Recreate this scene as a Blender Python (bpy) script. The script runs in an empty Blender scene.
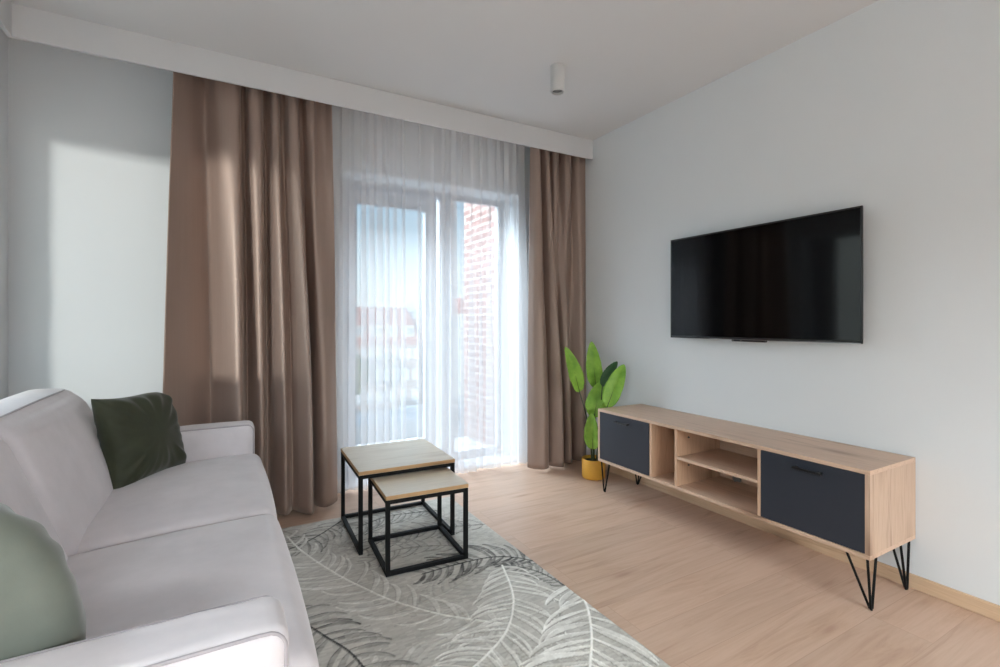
import bpy, bmesh, math, random
import numpy as np
from mathutils import Vector, Matrix, noise

random.seed(7)
scene = bpy.context.scene
COL = scene.collection
R = math.radians

# ------------------------------------------------------------------ materials
def srgb(r, g, b):
    f = lambda c: (c / 12.92 if c <= .04045 else ((c + .055) / 1.055) ** 2.4)
    return (f(r / 255), f(g / 255), f(b / 255), 1)

class NT:
    """small helper around a node tree"""
    def __init__(self, name):
        self.m = bpy.data.materials.new(name)
        self.m.use_nodes = True
        self.t = self.m.node_tree
        self.p = self.t.nodes['Principled BSDF']
        self.out = self.t.nodes['Material Output']
    def n(self, typ, **kw):
        nd = self.t.nodes.new(typ)
        for k, v in kw.items():
            if k == 'inp':
                for kk, vv in v.items():
                    if hasattr(vv, 'is_output') or isinstance(vv, bpy.types.NodeSocket):
                        self.t.links.new(vv, nd.inputs[kk])
                    else:
                        nd.inputs[kk].default_value = vv
            else:
                setattr(nd, k, v)
        return nd
    def link(self, a, b):
        self.t.links.new(a, b)
    def ramp(self, fac, stops):
        r = self.n('ShaderNodeValToRGB')
        e = r.color_ramp.elements
        while len(e) < len(stops):
            e.new(.5)
        for el, (p, c) in zip(e, stops):
            el.position = p
            el.color = c
        self.link(fac, r.inputs[0])
        return r.outputs[0]
    def coords(self, scale=(1, 1, 1), rot=(0, 0, 0)):
        tc = self.n('ShaderNodeTexCoord')
        mp = self.n('ShaderNodeMapping')
        mp.inputs['Scale'].default_value = scale
        mp.inputs['Rotation'].default_value = rot
        self.link(tc.outputs['Object'], mp.inputs['Vector'])
        return mp.outputs['Vector']
    def bump(self, height, strength=.2, dist=.01):
        b = self.n('ShaderNodeBump', inp={'Strength': strength, 'Distance': dist, 'Height': height})
        self.link(b.outputs[0], self.p.inputs['Normal'])

def plain(name, col, rough=.5, metal=0, spec=.5, var=.04, scale=30, bump=0):
    t = NT(name)
    nz = t.n('ShaderNodeTexNoise', inp={'Vector': t.coords(), 'Scale': scale, 'Detail': 4})
    lo = tuple(c * (1 - var) for c in col[:3]) + (1,)
    hi = tuple(min(1, c * (1 + var)) for c in col[:3]) + (1,)
    t.link(t.ramp(nz.outputs[0], [(.3, lo), (.7, hi)]), t.p.inputs['Base Color'])
    t.p.inputs['Roughness'].default_value = rough
    t.p.inputs['Metallic'].default_value = metal
    t.p.inputs['Specular IOR Level'].default_value = spec
    if bump:
        t.bump(nz.outputs[0], bump, .002)
    return t.m

def velvet(name, col, sheen=.5, var=.10, scale=9, rough=.75):
    t = NT(name)
    nz = t.n('ShaderNodeTexNoise', inp={'Vector': t.coords(), 'Scale': scale, 'Detail': 5, 'Roughness': .6})
    lo = tuple(c * (1 - var) for c in col[:3]) + (1,)
    hi = tuple(min(1, c * (1 + var)) for c in col[:3]) + (1,)
    t.link(t.ramp(nz.outputs[0], [(.32, lo), (.68, hi)]), t.p.inputs['Base Color'])
    t.p.inputs['Roughness'].default_value = rough
    t.p.inputs['Specular IOR Level'].default_value = .2
    t.p.inputs['Sheen Weight'].default_value = sheen
    t.p.inputs['Sheen Roughness'].default_value = .4
    fz = t.n('ShaderNodeTexNoise', inp={'Vector': t.coords(), 'Scale': 600, 'Detail': 2})
    t.bump(fz.outputs[0], .15, .001)
    return t.m

def wood(name, light, dark, axis='Y', rough=.45, grain=1.0, spec=.5, coat=0):
    """wood with grain running along one axis and a few darker knots"""
    t = NT(name)
    sc = {'X': (.9, 14, 14), 'Y': (14, .9, 14), 'Z': (14, 14, .9)}[axis]
    k = {'X': (2.2, 8, 8), 'Y': (8, 2.2, 8), 'Z': (8, 8, 2.2)}[axis]
    w = t.n('ShaderNodeTexNoise', inp={'Vector': t.coords(sc), 'Scale': 2.2 * grain, 'Detail': 7, 'Roughness': .65, 'Distortion': .8})
    f = t.n('ShaderNodeTexNoise', inp={'Vector': t.coords(tuple(c * 5 for c in sc)), 'Scale': 2.0 * grain, 'Detail': 3})
    kn = t.n('ShaderNodeTexVoronoi', inp={'Vector': t.coords(k), 'Scale': .8})
    mid = tuple((a + b) / 2 for a, b in zip(light, dark))
    c1 = t.ramp(w.outputs[0], [(.28, dark), (.45, light), (.58, light), (.74, mid)])
    c2 = t.ramp(f.outputs[0], [(.3, (.86, .84, .82, 1)), (.6, (1, 1, 1, 1))])
    m1 = t.n('ShaderNodeMix', data_type='RGBA', blend_type='MULTIPLY')
    m1.inputs['Factor'].default_value = .7
    t.link(c1, m1.inputs['A']); t.link(c2, m1.inputs['B'])
    kr = t.ramp(kn.outputs['Distance'], [(.08, (.40, .32, .27, 1)), (.20, (.82, .78, .74, 1)), (.36, (1, 1, 1, 1))])
    m2 = t.n('ShaderNodeMix', data_type='RGBA', blend_type='MULTIPLY')
    m2.inputs['Factor'].default_value = .75
    t.link(m1.outputs['Result'], m2.inputs['A']); t.link(kr, m2.inputs['B'])
    t.link(m2.outputs['Result'], t.p.inputs['Base Color'])
    t.p.inputs['Roughness'].default_value = rough
    t.p.inputs['Specular IOR Level'].default_value = spec
    t.p.inputs['Coat Weight'].default_value = coat
    t.p.inputs['Coat Roughness'].default_value = .25
    t.bump(f.outputs[0], .05, .001)
    return t.m

def floor_material():
    t = NT('oak_laminate')
    tc = t.n('ShaderNodeTexCoord')
    bk = t.n('ShaderNodeTexBrick', offset=.37, offset_frequency=2, squash=1,
             inp={'Vector': tc.outputs['Object'], 'Color1': (0, 0, 0, 1), 'Color2': (1, 1, 1, 1), 'Mortar': (.5, .5, .5, 1),
                  'Scale': 1, 'Mortar Size': .0012, 'Mortar Smooth': .1, 'Bias': 0, 'Brick Width': 1.38, 'Row Height': .192})
    # each plank shifts the grain
    comb = t.n('ShaderNodeVectorMath', operation='MULTIPLY_ADD',
               inp={0: bk.outputs['Color'], 1: (7.3, 3.1, 5.7), 2: tc.outputs['Object']})
    mp = t.n('ShaderNodeMapping', inp={'Vector': comb.outputs[0], 'Scale': (1.1, 11, 1)})
    g = t.n('ShaderNodeTexNoise', inp={'Vector': mp.outputs[0], 'Scale': 1.6, 'Detail': 8, 'Roughness': .62, 'Distortion': 1.1})
    mp2 = t.n('ShaderNodeMapping', inp={'Vector': comb.outputs[0], 'Scale': (3, 70, 1)})
    f = t.n('ShaderNodeTexNoise', inp={'Vector': mp2.outputs[0], 'Scale': 1.5, 'Detail': 4})
    mp3 = t.n('ShaderNodeMapping', inp={'Vector': comb.outputs[0], 'Scale': (1.7, 7, 1)})
    kn = t.n('ShaderNodeTexVoronoi', inp={'Vector': mp3.outputs[0], 'Scale': .9})
    A, B, Cc = srgb(200, 171, 151), srgb(193, 163, 142), srgb(176, 145, 124)
    c1 = t.ramp(g.outputs[0], [(.28, Cc), (.43, B), (.58, A), (.75, B)])
    c2 = t.ramp(f.outputs[0], [(.3, (.93, .92, .91, 1)), (.65, (1, 1, 1, 1))])
    m1 = t.n('ShaderNodeMix', data_type='RGBA', blend_type='MULTIPLY'); m1.inputs['Factor'].default_value = .75
    t.link(c1, m1.inputs['A']); t.link(c2, m1.inputs['B'])
    kr = t.ramp(kn.outputs['Distance'], [(.03, (.60, .50, .45, 1)), (.10, (.86, .82, .79, 1)), (.19, (1, 1, 1, 1))])
    m2 = t.n('ShaderNodeMix', data_type='RGBA', blend_type='MULTIPLY'); m2.inputs['Factor'].default_value = .6
    t.link(m1.outputs['Result'], m2.inputs['A']); t.link(kr, m2.inputs['B'])
    tone = t.ramp(bk.outputs['Color'], [(0, (.94, .94, .94, 1)), (1, (1.04, 1.03, 1.02, 1))])
    m3 = t.n('ShaderNodeMix', data_type='RGBA', blend_type='MULTIPLY'); m3.inputs['Factor'].default_value = 1
    t.link(m2.outputs['Result'], m3.inputs['A']); t.link(tone, m3.inputs['B'])
    m4 = t.n('ShaderNodeMix', data_type='RGBA', inp={'Factor': bk.outputs['Fac']})
    t.link(m3.outputs['Result'], m4.inputs['A']); m4.inputs['B'].default_value = srgb(178, 148, 128)
    t.link(m4.outputs['Result'], t.p.inputs['Base Color'])
    t.p.inputs['Roughness'].default_value = .38
    t.p.inputs['Specular IOR Level'].default_value = .45
    t.bump(f.outputs[0], .04, .001)
    return t.m

def satin(name, col):
    t = NT(name)
    nz = t.n('ShaderNodeTexNoise', inp={'Vector': t.coords((60, 60, 1.5)), 'Scale': 1.5, 'Detail': 3})
    lo = tuple(c * .94 for c in col[:3]) + (1,)
    t.link(t.ramp(nz.outputs[0], [(.3, lo), (.7, col)]), t.p.inputs['Base Color'])
    t.p.inputs['Roughness'].default_value = .5
    t.p.inputs['Metallic'].default_value = .3
    t.p.inputs['Specular IOR Level'].default_value = 1.0
    t.p.inputs['Specular Tint'].default_value = (1, .9, .8, 1)
    t.p.inputs['Sheen Weight'].default_value = .3
    t.p.inputs['Sheen Roughness'].default_value = .35
    t.p.inputs['Sheen Tint'].default_value = (1, .9, .8, 1)
    return t.m

def sheer_material():
    t = NT('sheer_voile')
    t.t.nodes.remove(t.p)
    tr = t.n('ShaderNodeBsdfTransparent')
    df = t.n('ShaderNodeBsdfDiffuse', inp={'Color': (.92, .92, .93, 1)})
    tl = t.n('ShaderNodeBsdfTranslucent', inp={'Color': (.92, .92, .93, 1)})
    a = t.n('ShaderNodeMixShader', inp={0: .36, 1: df.outputs[0], 2: tl.outputs[0]})
    b = t.n('ShaderNodeMixShader', inp={0: .40, 1: tr.outputs[0], 2: a.outputs[0]})
    t.link(b.outputs[0], t.out.inputs['Surface'])
    return t.m

def glass_material():
    t = NT('window_glass')
    t.t.nodes.remove(t.p)
    tr = t.n('ShaderNodeBsdfTransparent', inp={'Color': (.96, .98, .98, 1)})
    gl = t.n('ShaderNodeBsdfGlossy', inp={'Color': (1, 1, 1, 1), 'Roughness': .02})
    b = t.n('ShaderNodeMixShader', inp={0: .05, 1: tr.outputs[0], 2: gl.outputs[0]})
    t.link(b.outputs[0], t.out.inputs['Surface'])
    return t.m

def brick_material(name, c1, c2, mortar, scale=1.0, axes='YZ'):
    t = NT(name)
    tc = t.n('ShaderNodeTexCoord')
    sp = t.n('ShaderNodeSeparateXYZ', inp={0: tc.outputs['Object']})
    cb = t.n('ShaderNodeCombineXYZ', inp={0: sp.outputs[axes[0]], 1: sp.outputs[axes[1]]})
    bk = t.n('ShaderNodeTexBrick', inp={'Vector': cb.outputs[0], 'Color1': c1, 'Color2': c2, 'Mortar': mortar, 'Scale': scale,
             'Mortar Size': .012, 'Brick Width': .26, 'Row Height': .078})
    t.link(bk.outputs['Color'], t.p.inputs['Base Color'])
    t.p.inputs['Roughness'].default_value = .85
    return t.m

def attr_material(name):
    t = NT(name)
    at = t.n('ShaderNodeAttribute', attribute_name='pile')
    nz = t.n('ShaderNodeTexNoise', inp={'Vector': t.coords(), 'Scale': 5, 'Detail': 8, 'Roughness': .7})
    v = t.ramp(nz.outputs[0], [(.3, (.80, .79, .77, 1)), (.55, (1, 1, 1, 1)), (.75, (1.12, 1.11, 1.08, 1))])
    m = t.n('ShaderNodeMix', data_type='RGBA', blend_type='MULTIPLY'); m.inputs['Factor'].default_value = 1
    t.link(at.outputs['Color'], m.inputs['A']); t.link(v, m.inputs['B'])
    t.link(m.outputs['Result'], t.p.inputs['Base Color'])
    t.p.inputs['Roughness'].default_value = .8
    t.p.inputs['Specular IOR Level'].default_value = .25
    t.p.inputs['Sheen Weight'].default_value = .2
    fz = t.n('ShaderNodeTexNoise', inp={'Vector': t.coords(), 'Scale': 450, 'Detail': 2})
    t.bump(fz.outputs[0], .25, .002)
    return t.m

def leaf_material(name, a, b):
    t = NT(name)
    nz = t.n('ShaderNodeTexNoise', inp={'Vector': t.coords((1, 1, 1)), 'Scale': 14, 'Detail': 4})
    t.link(t.ramp(nz.outputs[0], [(.3, a), (.7, b)]), t.p.inputs['Base Color'])
    t.p.inputs['Roughness'].default_value = .45
    t.p.inputs['Specular IOR Level'].default_value = .4
    wv = t.n('ShaderNodeTexWave', wave_type='BANDS', bands_direction='Z', inp={'Vector': t.coords(), 'Scale': 22, 'Distortion': 2})
    t.bump(wv.outputs['Fac'], .12, .002)
    return t.m

M = dict(
    wall=plain('wall_paint', srgb(216, 219, 221), .9, var=.006, scale=4, spec=.2),
    ceiling=plain('ceiling_paint', srgb(212, 212, 213), .95, var=.006, scale=4, spec=.1),
    floor=floor_material(),
    base=wood('baseboard_oak', srgb(206, 176, 146), srgb(178, 146, 116), 'Y', .5),
    frame=plain('window_frame_paint', srgb(190, 192, 197), .4, var=.01),
    gasket=plain('dark_gasket', srgb(70, 74, 80), .5),
    glass=glass_material(),
    sheer=sheer_material(),
    satin=satin('taupe_satin', srgb(156, 135, 125)),
    sofa=velvet('light_grey_velour', srgb(212, 206, 209), .35, .06, 7),
    piping=velvet('grey_piping_velour', srgb(168, 162, 166), .25, .05, 9),
    olive=velvet('dark_olive_velvet', srgb(57, 60, 45), .3, .15, 10, .55),
    sage=velvet('sage_green_velvet', srgb(114, 119, 110), .35, .10, 8, .6),
    black=plain('black_powder_coat', srgb(9, 9, 10), .6, var=.05, spec=.22),
    dark=plain('anthracite_lacquer', srgb(44, 48, 57), .42, var=.02, spec=.35),
    handle=plain('black_handle', srgb(16, 16, 18), .35),
    cabY=wood('cabinet_oak_long', srgb(202, 172, 149), srgb(166, 134, 110), 'Y', .42),
    cabZ=wood('cabinet_oak_upright', srgb(194, 166, 144), srgb(158, 128, 106), 'Z', .45),
    cabX=wood('cabinet_oak_inside', srgb(204, 168, 140), srgb(170, 132, 106), 'Z', .5),
    tableX=wood('table_top_oak', srgb(204, 190, 168), srgb(184, 164, 136), 'X', .3, .8, .4, .15),
    edge=wood('table_edge_oak', srgb(186, 148, 104), srgb(150, 112, 74), 'X', .5),
    tvglass=plain('tv_screen_glass', srgb(4, 4, 5), .07, var=0, spec=.32),
    tvbez=plain('tv_black_plastic', srgb(14, 14, 15), .3),
    chrome=plain('satin_chrome', srgb(190, 190, 195), .22, 1),
    white=plain('white_lamp_paint', srgb(200, 200, 200), .5, var=.01),
    lens=plain('dark_lamp_reflector', srgb(120, 120, 120), .4),
    pot=plain('mustard_yellow_ceramic', srgb(222, 166, 62), .5, var=.03),
    soil=plain('dark_soil', srgb(48, 40, 32), .95, var=.3, scale=80, bump=.4),
    stem=plain('dark_green_stem', srgb(44, 58, 34), .6, var=.15),
    leaf=leaf_material('fresh_green_leaf', srgb(110, 156, 48), srgb(148, 192, 76)),
    leafd=leaf_material('dark_green_leaf', srgb(38, 74, 40), srgb(52, 92, 50)),
    rug=attr_material('rug_pile'),
    plastic=plain('grey_plastic', srgb(120, 120, 118), .5),
    brick=brick_material('facade_brick', srgb(142, 104, 96), srgb(126, 90, 82), srgb(168, 152, 144)),
    stucco=plain('pale_stucco', srgb(232, 228, 214), .9, var=.04, scale=1),
    oldbrick=brick_material('old_house_brick', srgb(190, 168, 158), srgb(178, 154, 146), srgb(206, 196, 188), .25, 'XZ'),
    rooftile=plain('red_roof_tile', srgb(206, 132, 116), .8, var=.08, scale=2),
    greyroof=plain('grey_flat_roof', srgb(172, 176, 180), .9, var=.05, scale=1),
    pane=plain('house_window_white', srgb(240, 242, 244), .4),
    ground=plain('pale_street_paving', srgb(188, 186, 184), .9, var=.10, scale=.3),
    treeleaf=plain('tree_foliage', srgb(120, 140, 104), .9, var=.25, scale=3),
    bark=plain('tree_bark', srgb(96, 84, 72), .9, var=.2, scale=8),
)

# ------------------------------------------------------------------ helpers
def tag(o, label=None, cat=None, group=None, kind=None):
    if label: o['label'] = label
    if cat: o['category'] = cat
    if group: o['group'] = group
    if kind: o['kind'] = kind
    return o

def empty(name, loc=(0, 0, 0)):
    o = bpy.data.objects.new(name, None)
    o.location = loc
    o.empty_display_size = .05
    COL.objects.link(o)
    return o

def emit(name, bm, mat, parent=None, smooth=False, sharp=40):
    """bmesh in world coordinates -> one mesh object; parented children keep their place"""
    bmesh.ops.recalc_face_normals(bm, faces=bm.faces[:])
    me = bpy.data.meshes.new(name)
    bm.to_mesh(me); bm.free()
    me.materials.append(mat)
    o = bpy.data.objects.new(name, me)
    COL.objects.link(o)
    if smooth:
        for p in me.polygons: p.use_smooth = True
        if sharp:
            me.set_sharp_from_angle(angle=R(sharp))
    if parent:
        bpy.context.view_layer.update()
        o.parent = parent
        o.matrix_parent_inverse = parent.matrix_world.inverted()
    return o

def rebase(o, loc):
    """put the origin of a single-mesh thing at its base"""
    o.data.transform(Matrix.Translation(-Vector(loc)))
    o.location = loc
    return o

def box(bm, x0, x1, y0, y1, z0, z1, bev=0, seg=2):
    r = bmesh.ops.create_cube(bm, size=1)
    vs = r['verts']
    for v in vs:
        v.co = Vector((x0 + (v.co.x + .5) * (x1 - x0), y0 + (v.co.y + .5) * (y1 - y0), z0 + (v.co.z + .5) * (z1 - z0)))
    if bev:
        es = list({e for v in vs for e in v.link_edges})
        bmesh.ops.bevel(bm, geom=es, offset=bev, segments=seg, affect='EDGES', profile=.5)
    return bm

def B(*a, **k):
    return box(bmesh.new(), *a, **k)

def tube(bm, pts, rad, seg=10, caps=True):
    """swept round tube; rad a number or one per point"""
    pts = [Vector(p) for p in pts]
    rads = rad if hasattr(rad, '__len__') else [rad] * len(pts)
    rings = []
    up = Vector((0, 0, 1))
    t0 = (pts[1] - pts[0]).normalized()
    if abs(t0.dot(up)) > .95: up = Vector((1, 0, 0))
    nrm = (up - t0 * up.dot(t0)).normalized()
    for i, p in enumerate(pts):
        t = (pts[min(i + 1, len(pts) - 1)] - pts[max(i - 1, 0)]).normalized()
        nrm = (nrm - t * nrm.dot(t)).normalized()
        b = t.cross(nrm)
        rings.append([bm.verts.new(p + (nrm * math.cos(a) + b * math.sin(a)) * rads[i])
                      for a in [2 * math.pi * k / seg for k in range(seg)]])
    for a, b in zip(rings, rings[1:]):
        for k in range(seg):
            bm.faces.new((a[k], a[(k + 1) % seg], b[(k + 1) % seg], b[k]))
    if caps:
        bm.faces.new(rings[0][::-1]); bm.faces.new(rings[-1])
    return bm

def lathe(bm, cx, cy, prof, seg=40):
    """closed or open profile [(r,z)] turned about a vertical axis; r=0 ends become poles"""
    rings = []
    for r, z in prof:
        if r < 1e-6:
            rings.append([bm.verts.new((cx, cy, z))])
        else:
            rings.append([bm.verts.new((cx + r * math.cos(2 * math.pi * k / seg), cy + r * math.sin(2 * math.pi * k / seg), z)) for k in range(seg)])
    for a, b in zip(rings, rings[1:]):
        for k in range(seg):
            k2 = (k + 1) % seg
            if len(a) == 1 and len(b) == 1: continue
            if len(a) == 1: bm.faces.new((a[0], b[k2], b[k]))
            elif len(b) == 1: bm.faces.new((a[k], a[k2], b[0]))
            else: bm.faces.new((a[k], a[k2], b[k2], b[k]))
    return bm

def soft_box(x0, x1, y0, y1, z0, z1, r=.04, n=20, fn=None):
    """upholstered block: rounded box on a dense grid, optional shaping fn(p, u, v, w) with u,v,w in -1..1"""
    bm = bmesh.new()
    bmesh.ops.create_cube(bm, size=2)
    bmesh.ops.subdivide_edges(bm, edges=bm.edges[:], cuts=n, use_grid_fill=True)
    h = Vector(((x1 - x0) / 2, (y1 - y0) / 2, (z1 - z0) / 2))
    c = Vector(((x1 + x0) / 2, (y1 + y0) / 2, (z1 + z0) / 2))
    rr = r if hasattr(r, '__len__') else (r, r, r)
    for v in bm.verts:
        q = v.co.copy()
        # denser rows close to the edges so the rounding stays smooth
        q = Vector([math.copysign(abs(a) ** .6, a) for a in q])
        p = Vector((q.x * h.x, q.y * h.y, q.z * h.z))
        rad = min(rr)
        inner = Vector([max(-(h[i] - rad), min(h[i] - rad, p[i])) for i in range(3)])
        d = p - inner
        if d.length > 1e-9:
            p = inner + d.normalized() * rad
        w = p + c
        if fn: w = fn(w, q.x, q.y, q.z)
        v.co = w
    return bm

def catmull(pts, n):
    P = [np.array(p, float) for p in pts]
    P = [2 * P[0] - P[1]] + P + [2 * P[-1] - P[-2]]
    out = []
    for i in range(1, len(P) - 2):
        for k in range(n):
            t = k / n
            a, b, c, d = P[i - 1:i + 3]
            out.append(.5 * ((2 * b) + (-a + c) * t + (2 * a - 5 * b + 4 * c - d) * t * t + (-a + 3 * b - 3 * c + d) * t ** 3))
    out.append(P[-2])
    return np.array(out)

# ------------------------------------------------------------------ the room
XL, XR, YW, YB, ZC = -.973, 2.646, 3.5, -2.2, 2.66
TH = .34                                            # thickness of the outer walls
def struct(name, bm, mat, parent=None, **k):
    o = emit(name, bm, mat, parent, **k)
    if not parent: o['kind'] = 'structure'
    return o

struct('floor', B(XL - TH, XR + TH, YB - TH, YW + TH, -.12, 0), M['floor'])
struct('ceiling', B(XL - TH, XR + TH, YB - TH, YW + TH, ZC, ZC + .2), M['ceiling'])
struct('wall_right', B(XR, XR + TH, YB - TH, YW + TH, 0, ZC), M['wall'])

WX0, WX1, WZ1 = .745, 2.17, 2.235                    # balcony window opening
bm = bmesh.new()
box(bm, XL - TH, WX0, YW, YW + TH, 0, ZC)
box(bm, WX1, XR, YW, YW + TH, 0, ZC)
box(bm, WX0, WX1, YW, YW + TH, WZ1, ZC)
struct('wall_front', bm, M['wall'])
LY0, LY1, LZ0, LZ1 = 1.28, 3.34, .70, 2.20          # window in the left wall, behind the sofa
bm = bmesh.new()
NY0, NY1, NZ0, NZ1 = -1.9, .55, .25, 1.9             # second left window, unseen, added to let in fill light
box(bm, XL - TH, XL, YB - TH, NY0, 0, ZC)
box(bm, XL - TH, XL, NY0, NY1, 0, NZ0)
box(bm, XL - TH, XL, NY0, NY1, NZ1, ZC)
box(bm, XL - TH, XL, NY1, LY0, 0, ZC)
box(bm, XL - TH, XL, LY1, YW, 0, ZC)
box(bm, XL - TH, XL, LY0, LY1, 0, LZ0)
box(bm, XL - TH, XL, LY0, LY1, LZ1, ZC)
struct('wall_left', bm, M['wall'])
BX0, BX1, BZ0, BZ1 = -.4, 2.3, .25, 1.9              # unseen window behind the camera, added for fill light
bm = bmesh.new()
box(bm, XL, BX0, YB - TH, YB, 0, ZC)
box(bm, BX1, XR, YB - TH, YB, 0, ZC)
box(bm, BX0, BX1, YB - TH, YB, 0, BZ0)
box(bm, BX0, BX1, YB - TH, YB, BZ1, ZC)
struct('wall_back', bm, M['wall'])

# dropped plasterboard strip in front of the curtain track, turning along the left wall
bm = bmesh.new()
box(bm, XL + .12, XR - .001, 3.11, 3.122, 2.503, ZC - .001)
box(bm, XL + .108, XL + .12, YB + .01, 3.122, 2.503, ZC - .001)
struct('trim_1', bm, M['ceiling'])
struct('baseboard_right', B(XR - .014, XR - .0005, YB, YW - .002, 0, .062, bev=.003), M['base'])
struct('baseboard_front', B(XL, WX0 - .01, YW - .014, YW - .0005, 0, .062, bev=.003), M['base'])
struct('baseboard_left', B(XL + .0005, XL + .014, YB, YW - .015, 0, .062, bev=.003), M['base'])

def frame_box(bm, x0, x1, y0, y1, z0, z1, w, wb=None, wt=None):
    """rectangular frame in the XZ plane"""
    wb = w if wb is None else wb; wt = w if wt is None else wt
    box(bm, x0, x0 + w, y0, y1, z0, z1, .004)
    box(bm, x1 - w, x1, y0, y1, z0, z1, .004)
    box(bm, x0 + w, x1 - w, y0, y1, z0, z0 + wb, .004)
    box(bm, x0 + w, x1 - w, y0, y1, z1 - wt, z1, .004)

# balcony window: opening door on the left, fixed light on the right
w1 = empty('window_1', (1.45, 3.8, 0)); w1['kind'] = 'structure'
bm = bmesh.new()
frame_box(bm, WX0, WX1, 3.76, 3.835, .0, WZ1, .045, .07, .035)
box(bm, 1.565, 1.665, 3.755, 3.835, .07, WZ1 - .035, .004)
emit('window_frame', bm, M['frame'], w1)
bm = bmesh.new()
frame_box(bm, .79, 1.53, 3.745, 3.82, .055, 2.185, .092, .17, .11)
dl = emit('door_leaf', bm, M['frame'], w1)
bm = bmesh.new(); frame_box(bm, .878, 1.442, 3.742, 3.748, .22, 2.08, .006)
emit('gasket', bm, M['gasket'], dl)
emit('pane', B(.878, 1.442, 3.78, 3.79, .22, 2.08), M['glass'], dl)
bm = bmesh.new()
box(bm, .822, .846, 3.733, 3.745, 1.09, 1.23, .005)
tube(bm, [(.834, 3.74, 1.19), (.834, 3.70, 1.19)], .008)
tube(bm, [(.834, 3.70, 1.195), (.834, 3.697, 1.13), (.834, 3.697, 1.06)], [.010, .009, .008])
emit('handle', bm, M['white'], dl, smooth=True)
emit('pane', B(1.66, 2.13, 3.79, 3.80, .07, WZ1 - .035), M['glass'], w1)
bm = bmesh.new(); frame_box(bm, 1.664, 2.126, 3.752, 3.757, .07, WZ1 - .034, .006)
box(bm, 1.664, 1.692, 3.75, 3.762, .07, WZ1 - .034, .002)
emit('gasket', bm, M['gasket'], w1)
emit('window_sill', B(WX0, WX1, 3.5, 3.76, -.01, .012, bev=.003), M['frame'], w1)

w2 = empty('window_2', (XL - .2, 2.7, LZ0)); w2['kind'] = 'structure'
def frame_box_y(bm, x0, x1, y0, y1, z0, z1, w):
    box(bm, x0, x1, y0, y0 + w, z0, z1, .004); box(bm, x0, x1, y1 - w, y1, z0, z1, .004)
    box(bm, x0, x1, y0 + w, y1 - w, z0, z0 + w, .004); box(bm, x0, x1, y0 + w, y1 - w, z1 - w, z1, .004)
bm = bmesh.new(); frame_box_y(bm, XL - .30, XL - .24, LY0, LY1, LZ0, LZ1, .03)
box(bm, XL - .30, XL - .24, 3.085, LY1 - .03, LZ0 + .03, LZ1 - .03, .004)  # wide opaque stile added out of view to soften the sun patch edge
emit('window_frame', bm, M['frame'], w2)
emit('pane', B(XL - .275, XL - .27, LY0 + .03, LY1 - .03, LZ0 + .03, LZ1 - .03), M['glass'], w2)
w4 = empty('window_added_near', (XL - .2, -.7, NZ0)); w4['kind'] = 'structure'
bm = bmesh.new(); frame_box_y(bm, XL - .30, XL - .24, NY0, NY1, NZ0, NZ1, .05)
box(bm, XL - .30, XL - .24, -.72, -.64, NZ0 + .05, NZ1 - .05, .004)
emit('window_frame', bm, M['frame'], w4)
emit('pane', B(XL - .275, XL - .27, NY0 + .05, NY1 - .05, NZ0 + .05, NZ1 - .05), M['glass'], w4)
w3 = empty('window_added_back', (.9, YB - .2, BZ0)); w3['kind'] = 'structure'
bm = bmesh.new(); frame_box(bm, BX0, BX1, YB - .30, YB - .24, BZ0, BZ1, .05)
box(bm, .9, .98, YB - .30, YB - .24, BZ0 + .05, BZ1 - .05, .004)
emit('window_frame', bm, M['frame'], w3)
emit('pane', B(BX0 + .05, BX1 - .05, YB - .275, YB - .27, BZ0 + .05, BZ1 - .05), M['glass'], w3)

# ------------------------------------------------------------------ curtains
def drape(name, bot, top, ztop, zbot, mat, sub=8, rows=60, thick=0, pleat=0, seed=0, y0=3.25, flutter=.0):
    """cloth hung from its top edge; bot/top are fold outlines [(x, dy)] that blend into each other"""
    Bt, Tp = catmull(bot, sub), catmull(top, sub)
    n = len(Bt)
    bm = bmesh.new()
    grid = []
    for j in range(rows + 1):
        t = j / rows                                  # 0 top .. 1 bottom
        z = ztop + (zbot - ztop) * t
        k = t ** .75
        k = k * k * (3 - 2 * k)
        row = []
        for i in range(n):
            p = Tp[i] * (1 - k) + Bt[i] * k
            s = i / n
            wob = noise.noise(Vector((s * 9 + seed, t * 3.1, seed))) * .010 * (t * (1.3 - t))
            wx = noise.noise(Vector((s * 5 + seed, t * 2.3, seed + 9))) * .014 * t * (1.2 - t)
            pl = 0
            if pleat and t < .10:                     # gathered heading tape
                q = 1 - t / .10
                pl = pleat * q * q * math.sin(s * 2 * math.pi * 34 + seed)
            zz = z + (flutter * math.sin(s * 41 + seed) * t ** 6 if flutter else 0)
            row.append(bm.verts.new((p[0] + wx, y0 + p[1] + wob + pl, zz)))
        grid.append(row)
    for j in range(rows):
        for i in range(n - 1):
            bm.faces.new((grid[j][i], grid[j][i + 1], grid[j + 1][i + 1], grid[j + 1][i]))
    o = emit(name, bm, mat, smooth=True, sharp=0)
    if thick:
        md = o.modifiers.new('cloth', 'SOLIDIFY'); md.thickness = thick; md.offset = 0
    return o

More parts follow.
